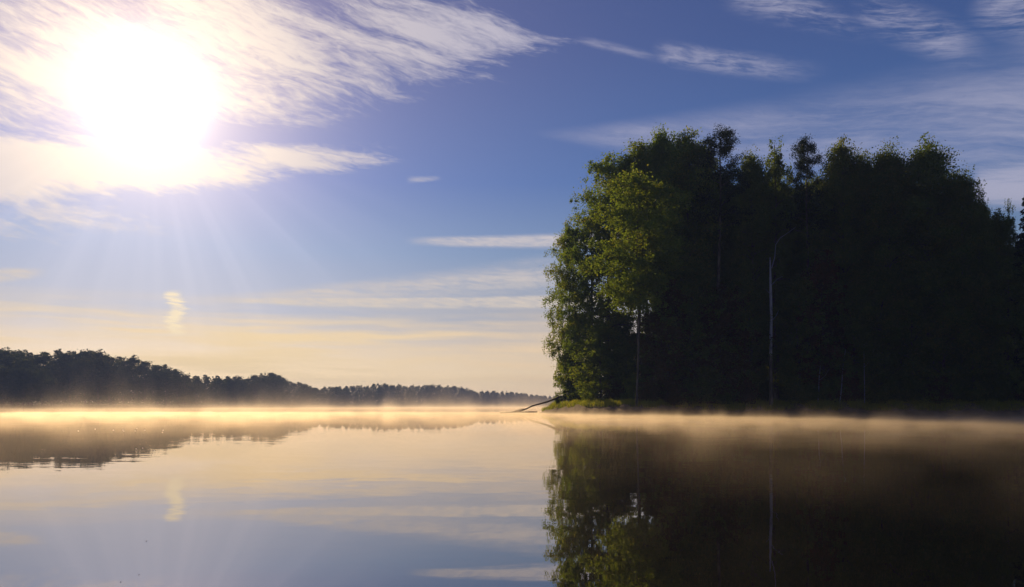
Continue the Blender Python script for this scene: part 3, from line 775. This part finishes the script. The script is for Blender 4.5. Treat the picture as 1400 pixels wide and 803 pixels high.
# ------------------------------------------------------------------ flecks afloat
m, q, out = mat_new('pale floating matter'); p = q.new('ShaderNodeBsdfPrincipled'); p.inputs['Base Color'].default_value = (0.9, 0.88, 0.82, 1); p.inputs['Roughness'].default_value = 0.5
q.link(p.outputs[0], out.inputs[0]); M_fl = m
a = np.linspace(0, 2 * math.pi, 10, endpoint=False)
ring = [(0.5 * math.cos(t) * (1 + 0.2 * math.sin(3 * t)), 0.5 * math.sin(t), 0.0) for t in a]; up = [(0.3 * math.cos(t), 0.3 * math.sin(t), 0.35) for t in a]
fv_ = ring + up + [(0, 0, 0.45)]; 
import bmesh
bm = bmesh.new(); vs = [bm.verts.new(v_) for v_ in fv_]
for i in range(10):
    j = (i + 1) % 10; bm.faces.new((vs[i], vs[j], vs[10 + j], vs[10 + i])); bm.faces.new((vs[10 + i], vs[10 + j], vs[20]))
fme = bpy.data.meshes.new('matter'); bm.to_mesh(fme); bm.free(); fme.materials.append(M_fl)
for (px, py) in [(107, 589.5), (130, 587), (155, 588.5), (169, 590), (168, 588.5), (185, 589.5), (187, 586), (198, 588.5), (222, 591.5), (223, 588.5), (211, 617), (195, 613), (186, 614), (190, 786), (165, 796), (200, 740)]:
    D = CAMZ * F / (py - HOR); o = obj('floating_fleck', fme); x, y, _ = W3(px, D, 0); o.location = (x, y, 0.001); s = min(0.06, D * 0.0016); o.scale = (s, s, s)
    tag(o, 'white fleck afloat on the open water at the left', 'floating fluff', 'white flecks afloat')

# ------------------------------------------------------------------ mist on the water
def box(name, lo, hi, mat):
    x0, y0, z0 = lo; x1, y1, z1 = hi
    v = [(x0, y0, z0), (x1, y0, z0), (x1, y1, z0), (x0, y1, z0), (x0, y0, z1), (x1, y0, z1), (x1, y1, z1), (x0, y1, z1)]
    f = [0, 3, 2, 1, 4, 5, 6, 7, 0, 1, 5, 4, 1, 2, 6, 5, 2, 3, 7, 6, 3, 0, 4, 7]
    return obj(name, mesh_np(name, np.array(v, float), f, 4, mat))
def mist_mat(name, dens, hbase, hvar, nscale, rate, y0, y1, xl=1.0, add_=0.0):
    m, q, out = mat_new(name)
    geo = q.new('ShaderNodeNewGeometry'); x, y, z = q.sep(geo.outputs['Position'])
    n = q.noise(q.vec(x, y * 0.6, z * 0.30), nscale, 4, 0.6, 0.6)
    wisp = q.sstep(n, 0.46, 0.80)
    h = wisp * hvar + hbase
    d = q.m('EXPONENT', q.m('POWER', z / h, 1.0) * -1.0) * (q.sstep(n, 0.36, 0.64) * 1.1 + 0.12) * dens
    d = d * (q.sstep(y, y0, y1) * 0.88 + 0.12)
    d = d * (q.sstep(x, -4.0, 10.0) * (1.0 - xl) + xl)
    if add_: d = d + q.m('EXPONENT', z / h * -1.0) * q.sstep(y, 2.5, 16.0) * (1.0 - q.sstep(x, -5.0, 4.0)) * add_
    v = q.new('ShaderNodeVolumePrincipled'); v.inputs['Color'].default_value = (1, 0.90, 0.74, 1)
    v.inputs['Anisotropy'].default_value = 0.62; q.link(d, v.inputs['Density'])
    q.link(v.outputs[0], out.inputs['Volume'])
    m.cycles.volume_step_rate = rate
    return m
mn = box('mist', (-70, 2.5, 0.004), (75, 118, 2.2), mist_mat('near water mist', 0.31, 0.060, 0.24, 0.42, 0.14, 8.0, 60.0, 0.24, 0.016))
tag(mn, 'thin glowing mist lying on the lake in front of the wooded point', 'mist', kind='stuff')
mf = box('mist', (-330, 118.01, 0.004), (330, 900, 26.0), mist_mat('far water mist', 0.0064, 0.15, 4.4, 0.060, 0.12, 118.0, 119.0))
tag(mf, 'bright sunlit mist over the distant water before the far shore', 'mist', kind='stuff')
# ------------------------------------------------------------------ air
m, q, out = mat_new('morning haze'); v = q.new('ShaderNodeVolumePrincipled')
v.inputs['Color'].default_value = (0.30, 0.46, 0.95, 1); v.inputs['Density'].default_value = 0.00044; v.inputs['Anisotropy'].default_value = 0.1
q.link(v.outputs[0], out.inputs['Volume'])
hz = box('haze', (-1100, -60, -2.0), (1300, 1500, 46), m)
tag(hz, 'thin bluish morning haze between the camera and the far shore', 'haze', kind='stuff')
